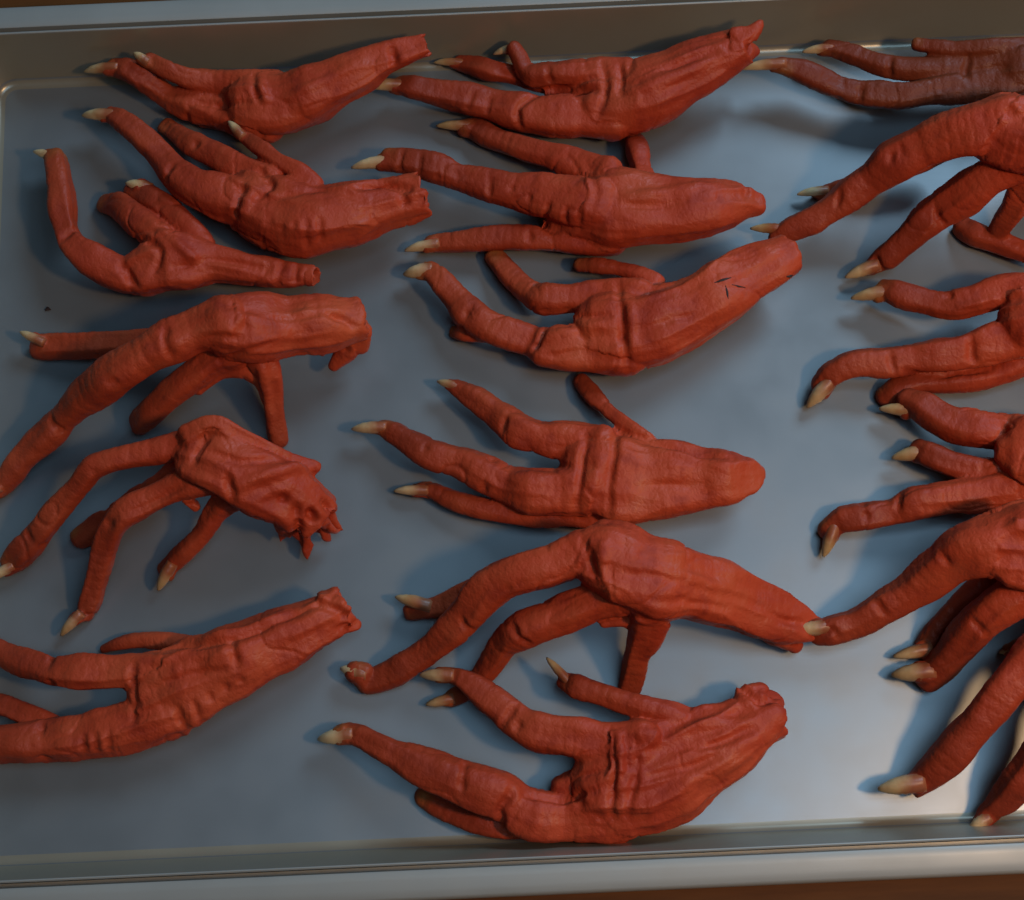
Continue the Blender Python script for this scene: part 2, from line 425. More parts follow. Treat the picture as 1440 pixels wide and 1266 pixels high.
  ('toe',[(-82.4,98.7,20.0,4.98,0.9),(-87.8,94.2,15.4,3.55,0.9),(-92.3,89.3,11.3,3.15,0.9),(-97.7,85.3,8.4,3.16,0.9),(-102.4,82.5,5.0,2.96,0.9),(-105.7,81.1,2.1,2.34,0.9)],(-103.4,79.5,6,-108.0,72.8,3,1.9)),
  ('toe',[(-99.2,106.7,14.3,4.21,0.9),(-112.9,99.9,9.0,3.6,0.9),(-124.4,94.7,5.2,3.41,0.9),(-130.9,91.6,2.7,2.99,0.9)],None),
 ], [
  (1.3,-1.4,[(-77.6,98.0,33.1),(-66.7,102.6,30.1),(-57.0,104.7,21.8)]),
  (0.9,1.4,[(-80.9,100.4,33.8),(-80.2,94.9,30.6)]),
  (1,1.7,[(-65.7,94.9,29.3),(-74.2,91.4,6.0)]),
  (1.1,-0.8,[(-73.5,94.5,30.9),(-64.5,97.2,29.4)]),
  (0.9,1.2,[(-87.5,112.5,33.6),(-91.3,105.7,33.2)]),
  (0.9,1.3,[(-62.1,92.8,27.5),(-66.2,87.6,12.4)]),
  (1,3.4,[(-58.6,91.5,25.7),(-59.5,87.1,6.0)]),
  (1,2.8,[(-54.6,94.3,22.8),(-51.1,88.7,8.0)]),
  (1,2.4,[(-62.3,88.1,24.0),(-65.5,84.9,6.0)]),
  (0.9,1.0,[(-86.5,107.9,34.4),(-77.5,104.5,33.9),(-66.8,105.2,29.3)]),
  (0.9,1.0,[(-123.0,100.6,6.0),(-117.3,91.0,22.2)]),
  (0.8,0.8,[(-112.2,92.7,24.4),(-105.1,95.3,25.3),(-95.4,99.7,27.9)]),
  (0.9,0.9,[(-128.1,116.6,6.0),(-121.3,105.4,26.0)]),
  (0.8,0.9,[(-143.9,91.9,12.9),(-139.2,87.5,9.8)]),
 ]),
 ('red chicken foot with long scaly shank at near left corner, toes leaving the left edge', [
  ('shank',[(-104.0,41.5,13.2,11.01,0.7),(-95.7,44.7,14.2,11.62,0.75),(-87.4,48.1,14.8,11.02,0.75),(-80.0,50.8,16.2,10.19,0.85),(-71.8,54.5,16.5,9.38,0.85),(-64.6,57.6,16.8,8.58,0.85),(-57.4,61.2,16.8,7.37,0.85),(-51.6,63.7,16.7,6.15,0.85)],None),
  ('flap',[(-54.6,66.1,19.1,4.08,0.85),(-52.9,68.3,19.2,1.84,0.85)],None),
  ('flap',[(-51.4,60.4,15.1,4.1,0.85),(-47.5,59.7,13.2,1.85,0.85)],None),
  ('toe',[(-99.3,47.4,16.7,6.91,0.9),(-108.7,48.6,15.5,5.71,0.9),(-119.1,48.5,14.8,5.31,0.9),(-127.0,49.1,14.3,5.31,0.9),(-134.1,49.9,13.6,5.12,0.9),(-140.7,52.6,11.1,4.12,0.9),(-147.5,55.3,9.2,3.93,0.9),(-156.6,59.5,7.1,3.54,0.9),(-163.9,63.0,4.3,2.52,0.9)],(-163.9,63.0,7,-171.1,65.3,5,1.67)),
  ('toe',[(-102.1,37.4,12.6,8.97,0.9),(-113.5,34.0,11.3,7.75,0.9),(-123.9,31.7,10.3,7.14,0.9),(-131.2,30.9,9.8,7.15,0.9),(-136.7,30.7,8.4,6.35,0.9),(-144.9,30.4,8.4,6.14,0.9),(-154.5,30.6,7.0,5.54,0.9),(-164.5,30.8,4.7,4.12,0.9)],(-165.4,30.7,6,-173.0,30.8,4,1.85)),
  ('toe',[(-120.3,32.6,8.6,4.51,0.9),(-133.0,34.3,7.3,3.7,0.9),(-143.8,38.8,6.0,3.31,0.9),(-151.6,42.2,4.5,3.11,0.9),(-159.7,44.5,2.1,2.3,0.9)],None),
  ('toe',[(-91.7,54.3,8.2,4.15,0.9),(-102.5,58.4,6.6,2.92,0.9),(-111.1,59.2,5.3,2.51,0.9),(-118.8,58.8,3.5,2.1,0.9),(-123.6,58.0,1.3,1.47,0.9)],None),
 ], [
  (0.9,1.1,[(-81.7,55.0,23.9),(-79.9,47.7,24.6)]),
  (1.2,-0.9,[(-108.5,57.1,7.6),(-83.3,56.8,22.6),(-64.4,64.6,21.3)]),
  (0.9,1.0,[(-109.4,53.8,17.4),(-95.1,54.3,19.9),(-81.5,55.2,23.9),(-57.4,64.1,22.6)]),
  (0.9,1.4,[(-134.9,54.4,15.7),(-135.0,45.3,15.6)]),
  (0.9,1.2,[(-138.1,35.1,12.4),(-137.5,24.7,10.7)]),
  (0.7,0.7,[(-93.1,38.5,21.9),(-91.2,33.9,15.3)]),
  (0.7,0.7,[(-88.6,40.2,21.9),(-87.5,36.2,6.0)]),
  (0.7,0.7,[(-84.2,42.5,22.5),(-82.7,38.3,6.0)]),
  (0.7,0.7,[(-97.8,36.6,20.9),(-95.3,31.7,16.2)]),
  (0.7,0.7,[(-79.3,44.4,23.5),(-78.4,41.2,6.0)]),
  (0.7,0.7,[(-125.1,30.4,16.6),(-124.7,26.0,14.7)]),
  (0.7,0.7,[(-121.6,30.9,17.0),(-121.4,25.9,14.4)]),
  (0.7,0.7,[(-117.7,31.1,17.4),(-117.7,26.1,14.2)]),
  (1,1.4,[(-57.0,64.5,22.4),(-52.9,63.2,22.3),(-49.2,60.8,21.4)]),
  (1,1.0,[(-51.7,56.9,20.2),(-46.5,59.8,15.0)]),
  (0.9,0.9,[(-110.2,50.0,20.3),(-111.0,35.1,19.0)]),
  (1.3,-0.8,[(-108.7,50.7,20.4),(-94.7,51.4,21.8),(-82.9,51.2,24.5)]),
  (0.9,0.8,[(-105.4,42.2,21.0),(-94.5,45.9,22.9),(-82.2,47.5,24.2)]),
 ]),
 ('red chicken foot along the far wall, pointed shank end, one toe bent upward', [
  ('shank',[(34.1,223.2,12.0,10.76,0.7),(44.7,222.6,14.0,11.38,0.75),(53.0,225.6,16.0,10.02,0.85),(61.3,228.6,17.9,8.67,0.85),(69.8,231.8,19.5,7.1,0.85),(76.4,233.8,21.6,5.98,0.85)],None),
  ('flap',[(38.8,227.6,11.6,5.84,0.85),(27.7,228.2,9.4,4.51,0.85),(17.5,228.1,7.7,3.62,0.85)],None),
  ('flap',[(76.2,234.9,24.0,3.97,0.85),(80.1,236.8,25.5,2.2,0.85),(82.6,239.2,26.3,0.88,0.85)],None),
  ('flap',[(79.1,234.3,17.6,3.57,0.85),(82.1,235.4,16.1,1.79,0.85)],None),
  ('toe',[(37.1,217.3,11.1,7.39,0.9),(26.0,218.9,10.6,6.95,0.9),(17.1,219.7,10.3,6.96,0.9),(10.4,221.2,9.4,6.52,0.9),(1.5,224.1,7.9,5.42,0.9),(-8.6,226.8,8.1,5.2,0.9),(-18.6,229.4,8.7,4.52,0.9),(-26.5,231.7,9.3,3.84,0.9),(-30.5,233.3,8.7,2.94,0.9)],(-31.4,232.6,9,-43.3,232.4,10,2.04)),
  ('toe',[(41.0,229.2,14.9,6.04,0.9),(30.0,231.3,13.9,5.16,0.9),(19.9,232.2,13.2,4.94,0.9),(12.5,233.0,11.3,4.73,0.9),(9.5,234.9,10.8,4.07,0.9),(8.3,238.2,12.2,3.38,0.9),(6.2,241.7,13.2,2.48,0.9)],(5.3,242.7,11,-1.2,242.4,8,1.36)),
  ('toe',[(21.0,230.7,8.2,4.08,0.9),(8.7,234.4,7.1,3.41,0.9),(0.9,237.1,6.9,3.19,0.9),(-5.9,240.5,5.3,2.97,0.9),(-11.6,242.9,3.3,2.53,0.9)],(-12.7,242.3,4,-21.5,243.5,3,1.38)),
 ], [
  (0.9,0.9,[(33.6,232.9,18.6),(34.1,222.9,20.1),(30.6,213.7,17.3)]),
  (0.8,0.9,[(39.2,230.9,19.9),(38.7,220.9,21.4)]),
  (1,0.9,[(45.7,225.6,23.1),(57.5,228.4,24.9),(71.3,231.5,25.9)]),
  (1.2,-0.7,[(41.5,220.3,22.3),(53.2,222.8,24.6),(65.2,227.2,25.4)]),
  (0.8,1.2,[(12.4,224.8,14.1),(6.3,220.1,14.3),(6.8,215.2,11.1)]),
  (0.9,1.3,[(15.6,227.7,10.3),(24.4,225.5,14.8),(33.0,222.6,19.8)]),
  (0.7,0.7,[(16.8,233.0,16.9),(17.0,227.1,14.5)]),
  (0.6,0.5,[(-1.4,226.3,12.6),(-3.7,220.0,11.2)]),
  (0.6,0.5,[(-7.4,227.7,12.6),(-9.6,221.7,11.5)]),
  (0.9,1.4,[(78.6,232.5,26.4),(80.9,229.7,22.3)]),
 ]),
 ('red chicken foot with tapered shank end, middle row second from far wall, three toes left', [
  ('pad',[(26.3,185.9,14.2,10.96,0.7),(33.9,184.9,15.2,12.46,0.7),(42.5,184.0,16.3,11.78,0.75),(51.2,183.3,16.5,10.68,0.75),(59.8,183.0,17.3,9.14,0.85),(67.8,183.8,16.8,7.41,0.85),(74.2,184.4,16.8,5.01,0.85),(78.8,184.4,16.3,3.27,0.85)],None),
  ('toe',[(30.6,185.2,16.5,10.03,0.9),(20.9,187.7,15.2,8.76,0.9),(11.2,191.0,13.4,7.26,0.9),(0.3,194.5,12.7,5.96,0.9),(-9.5,198.4,11.4,5.32,0.9),(-19.4,202.4,11.1,4.67,0.9),(-28.2,205.5,10.6,4.01,0.9),(-34.3,207.0,9.0,3.35,0.9)],(-35.5,206.5,9,-48.7,205.7,7,2.01)),
  ('toe',[(32.3,195.3,14.8,7.04,0.9),(25.2,200.7,12.7,5.09,0.9),(16.4,205.3,10.5,4.46,0.9),(8.7,208.7,8.5,4.48,0.9),(-0.1,214.1,5.8,3.84,0.9),(-8.3,220.3,2.5,2.73,0.9)],(-9.4,219.6,4,-21.3,221.2,3,1.82)),
  ('toe',[(33.7,177.4,10.6,5.71,0.9),(22.7,177.3,9.8,5.06,0.9),(11.8,178.9,8.9,4.63,0.9),(3.0,180.3,7.6,3.98,0.9),(-3.7,180.4,6.5,3.77,0.9),(-14.8,180.3,5.1,3.33,0.9),(-22.3,180.9,3.4,2.68,0.9)],(-22.4,179.5,5,-32.4,178.6,3,1.78)),
  ('toe',[(44.5,194.4,12.9,4.85,0.9),(43.8,201.5,10.5,3.11,0.9),(43.3,208.6,7.8,2.91,0.9),(42.9,213.7,4.2,2.49,0.9)],None),
 ], [
  (0.9,0.6,[(26.7,198.2,19.0),(28.8,187.0,25.2),(26.4,177.5,23.7)]),
  (1.2,-0.8,[(39.2,184.6,24.8),(52.7,186.2,24.3),(67.3,187.3,22.5)]),
  (0.9,1.0,[(37.2,182.2,24.6),(47.6,181.1,24.7),(55.2,181.8,24.8)]),
  (0.9,1.6,[(73.3,195.9,6.0),(74.6,185.3,21.1)]),
  (0.6,0.6,[(-2.6,195.5,17.6),(-3.8,190.0,15.9)]),
  (0.6,0.6,[(3.1,191.6,18.6),(1.7,190.3,6.0)]),
  (0.6,0.6,[(8.8,188.3,19.6),(7.5,186.3,6.0)]),
  (0.6,0.6,[(14.4,185.2,21.5),(13.3,181.2,12.5)]),
  (0.6,0.6,[(20.0,183.1,23.2),(18.9,177.8,17.5)]),
  (0.6,0.6,[(23.8,182.5,24.2),(23.1,175.9,19.1)]),
  (0.6,0.5,[(-12.4,207.7,6.0),(-13.3,196.4,15.7)]),
  (0.6,0.5,[(-18.3,209.6,6.0),(-19.2,198.1,14.8)]),
  (0.6,0.5,[(-23.9,206.0,14.2),(-25.1,200.3,14.0)]),
  (0.6,0.5,[(-29.8,207.9,13.1),(-30.9,202.0,12.0)]),
  (0.9,1.2,[(6.7,186.9,6.0),(14.3,180.5,12.9),(24.5,175.0,18.7)]),
  (0.8,0.8,[(8.6,185.7,6.0),(8.2,176.8,12.3)]),
 ]),
 ('red chicken foot with small dark crossed nick on its shank, middle of the tray', [
  ('shank',[(29.6,146.7,13.3,11.19,0.7),(38.1,145.8,14.2,12.46,0.7),(45.6,146.8,15.3,11.8,0.75),(53.7,149.4,16.0,11.37,0.75),(62.1,153.5,16.9,9.87,0.85),(71.0,158.5,17.0,8.82,0.85),(78.9,162.4,17.1,7.76,0.85),(85.1,165.9,16.4,6.92,0.85)],None),
  ('toe',[(35.7,139.8,12.8,8.16,0.9),(25.0,141.0,12.0,7.32,0.9),(16.5,142.0,11.7,7.32,0.9),(10.9,142.7,10.9,6.69,0.9),(8.0,144.5,9.3,5.42,0.9),(0.5,147.4,9.9,5.42,0.9),(-5.9,150.7,9.4,5.43,0.9),(-11.0,154.5,8.3,4.8,0.9),(-14.3,159.9,7.9,3.94,0.9),(-19.2,165.8,8.3,3.95,0.9),(-23.2,170.3,7.6,2.86,0.9)],(-24.4,170.1,7,-33.4,169.9,5,2.42)),
  ('toe',[(40.8,155.1,15.3,6.46,0.9),(30.2,157.4,12.7,4.98,0.9),(19.4,157.3,12.0,4.77,0.9),(12.1,157.9,11.1,4.56,0.9),(8.3,160.3,8.5,3.72,0.9),(2.8,166.7,6.3,3.52,0.9),(-2.4,175.1,3.6,2.89,0.9)],None),
  ('toe',[(45.7,160.8,11.6,3.48,0.9),(37.5,166.5,9.9,2.41,0.9),(30.0,169.1,8.3,2.42,0.9),(23.6,170.6,5.8,1.99,0.9)],None),
  ('toe',[(-4.9,148.6,7.2,3.05,0.9),(-12.6,149.6,5.4,2.63,0.9),(-16.0,151.5,1.8,1.98,0.9)],None),
 ], [
  (0.9,1.0,[(34.4,159.3,18.2),(34.2,143.4,22.6),(35.5,131.6,16.6)]),
  (1.3,-0.9,[(41.0,152.7,22.3),(57.3,157.9,23.5),(65.7,161.9,23.1)]),
  (0.9,0.8,[(41.3,142.6,23.7),(49.4,145.2,24.4),(57.4,146.3,24.7)]),
  (1,0.9,[(39.3,155.4,20.9),(52.3,156.9,22.5)]),
  (0.8,1.2,[(9.6,162.4,11.8),(9.1,155.2,6.0)]),
  (0.8,1.5,[(13.3,148.6,13.5),(8.7,142.4,16.6),(9.1,137.8,6.0)]),
  (1.2,-0.8,[(10.5,143.8,16.9),(22.6,145.0,19.6),(32.5,143.6,22.2)]),
  (0.9,0.7,[(11.2,137.5,16.5),(21.3,138.0,18.4),(32.2,139.1,21.6)]),
  (0.8,1.0,[(-10.9,154.8,12.8),(-13.3,149.7,7.7)]),
  (0.8,0.9,[(11.0,153.3,12.7),(24.8,148.7,20.2),(31.7,147.8,21.9)]),
  (1.1,-0.8,[(37.3,149.5,22.7),(37.1,138.1,22.2)]),
 ]),
 ('red chicken foot with broad flat pad and rounded end in the middle of the tray', [
  ('pad',[(22.8,102.2,13.2,11.79,0.65),(31.1,99.7,13.7,13.65,0.6),(39.5,99.1,13.7,12.6,0.65),(47.8,99.2,14.4,11.32,0.7),(55.1,98.8,14.7,9.64,0.75),(62.4,98.3,15.1,7.75,0.85),(67.9,98.4,14.5,5.87,0.85)],None),
  ('toe',[(26.4,110.1,14.0,7.18,0.9),(17.0,112.1,12.8,6.14,0.9),(9.7,113.1,12.2,5.94,0.9),(3.4,115.8,11.5,5.74,0.9),(-0.7,119.3,10.1,4.91,0.9),(-5.5,123.3,8.5,4.08,0.9),(-11.1,128.3,7.5,3.88,0.9),(-16.0,132.2,6.5,2.81,0.9)],(-17.1,132.6,7,-22.9,135.0,6,1.51)),
  ('toe',[(24.6,96.7,14.0,8.38,0.9),(14.1,96.9,13.2,7.56,0.9),(5.3,97.5,12.7,7.36,0.9),(-1.5,99.4,11.2,6.12,0.9),(-6.7,102.2,11.4,5.7,0.9),(-15.0,107.3,10.3,5.09,0.9),(-23.5,110.5,9.6,4.9,0.9),(-29.8,114.4,9.3,4.27,0.9),(-35.7,118.6,8.1,3.64,0.9),(-39.2,120.7,7.3,2.58,0.9)],(-40.0,120.1,8,-50.3,120.7,6,1.93)),
  ('toe',[(24.4,90.5,9.1,5.06,0.9),(13.9,91.3,7.9,4.02,0.9),(2.3,91.1,7.2,3.81,0.9),(-7.2,93.5,6.3,3.61,0.9),(-15.6,96.3,5.2,3.41,0.9),(-23.7,100.3,3.6,2.78,0.9),(-28.0,102.0,1.9,2.15,0.9)],(-28.4,101.1,4,-37.9,101.6,3,1.71)),
  ('toe',[(39.2,110.5,13.3,4.23,0.9),(34.3,116.5,11.7,2.98,0.9),(30.0,121.3,9.5,2.78,0.9),(26.1,126.7,7.2,2.8,0.9),(22.3,133.5,3.2,2.4,0.9)],None),
 ], [
  (0.9,1.1,[(21.9,112.2,19.5),(20.3,103.3,20.7),(18.4,94.3,20.7),(18.2,89.1,17.0)]),
  (0.9,0.9,[(31.1,113.2,18.0),(29.2,103.7,21.4),(27.2,94.7,21.4),(27.6,88.3,18.7)]),
  (1.1,-0.5,[(26.3,112.3,20.1),(24.7,102.9,21.2),(22.8,94.9,21.4),(23.1,88.7,17.8)]),
  (1.0,1.0,[(33.1,113.5,14.0),(49.1,107.0,20.0),(63.4,101.7,20.9)]),
  (1.2,-0.6,[(32.6,109.7,19.2),(48.8,104.3,21.4),(62.2,99.6,21.6)]),
  (0.8,1.2,[(-5.9,107.3,13.8),(-9.3,97.3,13.6)]),
  (0.8,1.0,[(1.5,122.1,13.3),(-2.8,116.4,14.0)]),
  (0.7,0.7,[(-22.2,116.4,6.0),(-26.0,111.3,13.7)]),
  (0.7,0.5,[(29.6,95.5,21.8),(43.3,95.3,22.0),(54.9,94.4,21.6)]),
  (0.6,0.6,[(4.9,109.5,15.4),(8.9,107.6,6.0),(16.4,102.7,19.6)]),
 ]),
 ('red chicken foot arched like a spider, lower middle, hairy shank end touched by a claw', [
  ('shank',[(24.5,72.1,33.5,9.95,0.7),(30.3,69.7,34.0,11.52,0.65),(38.9,65.9,31.9,11.94,0.7),(49.5,64.0,26.3,10.45,0.75),(60.4,61.3,20.4,9.14,0.75),(70.6,58.0,14.9,8.0,0.8),(78.5,55.0,10.9,6.81,0.8),(84.2,53.5,8.0,4.15,0.85)],None),
  ('flap',[(76.4,52.7,7.5,4.56,0.85),(80.1,49.1,5.4,2.08,0.85)],None),
  ('flap',[(73.3,53.8,8.1,4.15,0.85),(74.9,50.6,5.2,1.87,0.85)],None),
  ('flap',[(24.0,56.4,22.7,2.42,0.85),(30.0,56.7,24.0,2.82,0.85),(34.1,54.6,21.0,2.83,0.85)],None),
  ('toe',[(26.5,73.7,35.0,8.34,0.9),(18.6,73.7,33.8,7.17,0.9),(7.9,70.7,31.9,6.38,0.9),(-2.6,68.6,29.4,6.21,0.9),(-9.4,65.5,25.7,5.84,0.9),(-15.3,60.1,19.8,5.29,0.9),(-21.2,55.3,15.1,5.12,0.9),(-28.4,50.4,10.2,4.74,0.9),(-36.0,46.5,6.1,4.15,0.9),(-41.4,44.9,4.3,3.95,0.9),(-45.1,44.2,3.2,3.54,0.9)],(-47.3,46.6,6,-54.4,48.9,5,2.28)),
  ('toe',[(29.2,63.5,29.3,7.59,0.9),(20.1,60.8,26.7,6.02,0.9),(11.0,57.6,24.0,5.64,0.9),(1.8,55.0,21.1,5.26,0.9),(-4.5,52.0,15.7,4.49,0.9),(-9.4,46.9,9.6,4.12,0.9),(-15.5,41.6,4.8,3.11,0.9),(-21.6,38.3,2.1,2.29,0.9)],(-22.7,37.9,4,-30.3,36.7,3,1.66)),
  ('toe',[(37.0,59.4,28.0,7.2,0.9),(35.6,53.4,21.7,5.25,0.9),(33.9,48.3,15.1,4.49,0.9),(32.5,43.1,8.4,4.12,0.9),(30.8,37.7,3.2,3.53,0.9)],None),
  ('toe',[(14.8,72.0,20.5,4.49,0.9),(-1.7,69.9,13.7,4.14,0.9),(-16.5,66.8,8.6,3.96,0.9),(-26.2,64.9,5.1,3.78,0.9),(-31.2,64.2,3.0,3.37,0.9)],(-28.4,65.9,7,-37.6,69.1,6,2.09)),
 ], [
  (0.9,1.0,[(18.5,80.1,36.9),(20.5,69.4,40.6),(24.3,61.6,38.4)]),
  (1.2,-0.9,[(23.9,74.4,42.1),(23.2,64.2,39.3),(28.0,59.6,38.2)]),
  (1.3,-0.8,[(34.1,67.6,41.1),(57.0,62.9,31.7),(74.5,59.7,20.4)]),
  (0.9,0.9,[(36.9,59.0,39.2),(46.6,58.3,36.1),(57.9,56.8,29.1)]),
  (0.9,0.7,[(29.8,66.7,41.4),(43.5,63.7,39.5)]),
  (1.1,-0.7,[(30.7,56.4,32.3),(37.6,52.6,30.9)]),
  (0.8,1.0,[(-7.0,78.7,6.0),(-3.3,63.7,33.5)]),
  (0.8,1.0,[(-2.1,55.4,24.2),(2.0,49.9,23.0)]),
  (0.9,1.0,[(70.7,55.2,21.9),(83.8,53.7,14.1)]),
  (0.7,0.6,[(8.0,75.2,36.6),(10.2,68.6,6.0)]),
  (0.7,0.6,[(-16.7,58.7,24.8),(-13.7,54.8,20.7)]),
 ]),
 ('red chicken foot nearest the near rim, wide wrinkled pad with knobbly shank end', [
  ('shank',[(25.8,11.6,14.2,14.42,0.6),(32.8,12.0,14.7,15.41,0.6),(41.0,14.8,14.9,14.02,0.6),(49.3,18.4,14.7,12.65,0.65),(57.6,22.0,15.1,10.86,0.7),(63.9,25.3,15.0,9.27,0.7),(68.8,27.6,14.3,6.87,0.85)],None),
  ('flap',[(63.2,29.7,15.4,5.65,0.85),(63.2,33.9,14.4,3.24,0.85),(67.1,35.0,13.7,2.44,0.85)],None),
  ('flap',[(69.2,30.5,13.4,4.46,0.85),(71.2,32.8,12.0,2.85,0.85)],None),
  ('flap',[(57.9,28.0,15.0,4.03,0.85),(52.3,29.6,13.7,2.43,0.85)],None),
  ('flap',[(25.8,23.8,21.8,2.58,0.85),(25.3,15.9,22.6,2.37,0.85),(23.7,7.4,20.6,2.37,0.85),(22.7,1.4,17.3,1.98,0.85)],None),
  ('flap',[(19.9,12.0,12.0,5.23,0.85),(13.9,11.9,11.0,4.03,0.85),(10.2,11.0,10.3,3.23,0.85)],None),
  ('toe',[(27.5,4.7,12.6,9.01,0.9),(18.4,3.0,11.3,7.62,0.9),(10.4,2.6,10.7,7.23,0.9),(2.4,3.3,11.6,7.42,0.9),(-2.9,6.1,11.7,6.82,0.9),(-8.3,10.0,13.2,6.62,0.9),(-16.3,12.3,13.6,6.42,0.9),(-24.2,15.6,13.6,5.83,0.9),(-32.2,19.6,12.5,5.25,0.9),(-40.3,23.9,11.3,4.46,0.9),(-47.6,28.1,8.8,3.47,0.9),(-50.8,29.6,7.4,2.66,0.9)],(-51.5,28.7,8,-62.6,27.9,5,2.46)),
  ('toe',[(32.2,20.9,17.7,8.0,0.9),(22.3,22.5,16.3,6.62,0.9),(12.4,24.4,15.6,6.23,0.9),(4.5,26.4,14.8,5.85,0.9),(-0.5,28.7,13.6,5.06,0.9),(-6.3,34.2,12.6,4.68,0.9),(-12.3,39.2,11.5,4.29,0.9),(-17.7,43.0,11.4,3.89,0.9),(-21.4,44.6,9.4,2.68,0.9)],(-22.2,44.2,11,-31.7,45.1,9,2.05)),
  ('toe',[(25.4,-1.4,7.8,3.63,0.9),(11.3,-0.8,7.2,3.43,0.9),(-4.8,0.9,6.6,3.44,0.9),(-14.9,3.2,5.6,3.45,0.9),(-22.6,6.2,4.3,3.26,0.9),(-29.9,10.8,2.0,2.26,0.9)],None),
  ('toe',[(54.7,22.3,13.9,6.05,0.9),(45.8,26.9,15.6,4.83,0.9),(38.9,30.3,16.4,4.03,0.9),(30.0,33.1,16.3,3.63,0.9),(22.2,36.4,15.2,3.44,0.9),(15.7,39.3,14.2,3.46,0.9),(11.8,41.4,11.4,2.66,0.9)],(12.0,42.0,13,6.0,49.4,12,1.43)),
 ], [
  (0.9,1.1,[(23.8,25.3,22.4),(23.9,15.0,24.1),(22.9,1.2,20.1)]),
  (0.9,1.0,[(31.2,21.5,24.8),(29.8,12.7,23.8),(27.1,1.5,21.0)]),
  (1.3,-1.0,[(32.3,23.1,24.6),(49.9,25.8,21.6),(64.0,26.2,21.6)]),
  (0.9,1.1,[(33.2,19.6,24.8),(52.6,20.2,22.8),(63.8,24.1,21.8)]),
  (1.4,-0.7,[(32.3,3.3,22.5),(47.8,12.0,22.4),(63.6,22.0,21.7)]),
  (0.9,0.8,[(34.9,12.5,23.9),(45.8,14.2,23.0),(57.9,17.9,22.3)]),
  (0.9,1.3,[(-1.5,28.4,18.2),(-3.2,23.1,6.0),(-0.1,18.0,6.0)]),
  (0.9,1.4,[(-4.9,9.3,18.5),(-8.2,4.3,17.1),(-6.4,-0.7,9.0)]),
  (0.9,1.2,[(-0.4,9.2,16.8),(10.3,7.6,15.6),(24.2,10.4,23.3)]),
  (0.8,0.9,[(5.4,17.2,6.0),(13.8,13.8,18.9),(22.4,15.3,22.3)]),
  (0.8,0.8,[(-2.6,33.5,17.0),(-6.1,28.8,16.1)]),
  (0.8,0.8,[(-17.4,18.5,16.4),(-18.6,11.0,19.0)]),
  (0.9,1.4,[(62.1,35.5,16.8),(66.9,31.7,19.4),(70.5,32.8,17.8)]),
 ]),
 ('dark red chicken foot at the far right corner of the tray', [
  ('shank',[(163.6,224.8,14.6,8.93,0.8),(172.4,224.7,15.0,9.37,0.8),(183.3,225.4,16.3,8.01,0.85),(194.1,227.0,17.8,6.22,0.85),(204.8,228.4,19.6,4.87,0.85)],None),
  ('toe',[(163.4,221.2,13.9,7.14,0.9),(152.4,221.5,13.5,5.81,0.9),(138.9,220.3,13.3,4.91,0.9),(127.7,219.0,12.6,4.69,0.9),(118.0,220.7,11.7,4.48,0.9),(108.2,224.0,11.5,4.04,0.9),(97.8,228.8,13.2,3.59,0.9),(90.0,231.1,14.6,2.91,0.9)],(88.8,230.8,15,75.5,231.5,12,1.79)),
  ('toe',[(161.4,228.3,16.1,6.24,0.9),(148.4,227.7,14.3,4.47,0.9),(135.3,228.4,13.2,3.81,0.9),(125.6,230.0,12.1,3.37,0.9),(119.3,232.4,11.0,3.16,0.9),(113.1,236.4,10.0,3.17,0.9),(106.8,239.5,8.7,2.95,0.9)],(105.5,238.6,9,96.8,239.1,7,1.59)),
  ('toe',[(168.2,230.2,16.5,4.46,0.9),(161.0,231.1,18.8,3.11,0.9),(154.2,231.6,19.4,2.66,0.9),(144.9,232.4,16.9,2.45,0.9),(133.4,235.9,15.2,2.47,0.9)],None),
 ], [
  (0.8,0.9,[(124.5,231.3,14.8),(124.1,226.6,12.8)]),
  (0.8,0.9,[(147.5,228.4,18.2),(146.4,222.0,18.1)]),
  (0.7,0.7,[(109.2,225.7,14.6),(107.7,219.9,11.6)]),
  (0.7,0.7,[(114.6,222.5,15.5),(113.1,217.3,13.1)]),
 ]),
 ("red chicken foot spread at the right edge, long toe reaching the middle foot's shank end", [
  ('shank',[(148.1,194.9,38.9,10.51,0.7),(155.7,190.1,43.2,12.47,0.7),(169.4,192.6,40.5,11.72,0.85),(189.2,202.6,22.6,9.57,0.85),(205.3,207.8,16.3,7.94,0.85),(213.1,210.4,14.2,6.65,0.85)],None),
  ('toe',[(150.3,195.0,42.1,9.61,0.9),(141.4,194.6,40.1,8.59,0.9),(134.0,194.3,35.8,7.4,0.9),(127.3,193.4,32.0,7.02,0.9),(119.7,191.3,26.9,6.22,0.9),(112.4,187.7,20.6,5.42,0.9),(103.7,183.0,15.7,5.02,0.9),(95.3,179.4,11.6,4.61,0.9),(88.5,177.3,8.5,4.19,0.9),(85.1,176.0,6.8,3.1,0.9)],(86.0,178.1,8,75.4,180.1,6,1.77)),
  ('toe',[(155.1,186.1,36.3,7.57,0.9),(145.8,183.0,30.0,6.37,0.9),(138.8,180.2,22.5,6.24,0.9),(133.6,178.1,18.2,5.42,0.9),(128.3,175.0,15.0,4.79,0.9),(123.6,171.7,11.0,4.6,0.9),(118.2,168.1,6.7,4.18,0.9),(114.9,166.5,3.8,3.1,0.9)],(113.6,165.4,5,104.5,162.9,3,2.21)),
  ('toe',[(157.5,182.5,29.9,5.95,0.9),(155.5,177.8,19.6,4.32,0.9),(154.0,175.2,10.5,3.73,0.9),(152.6,173.3,3.8,3.11,0.9)],None),
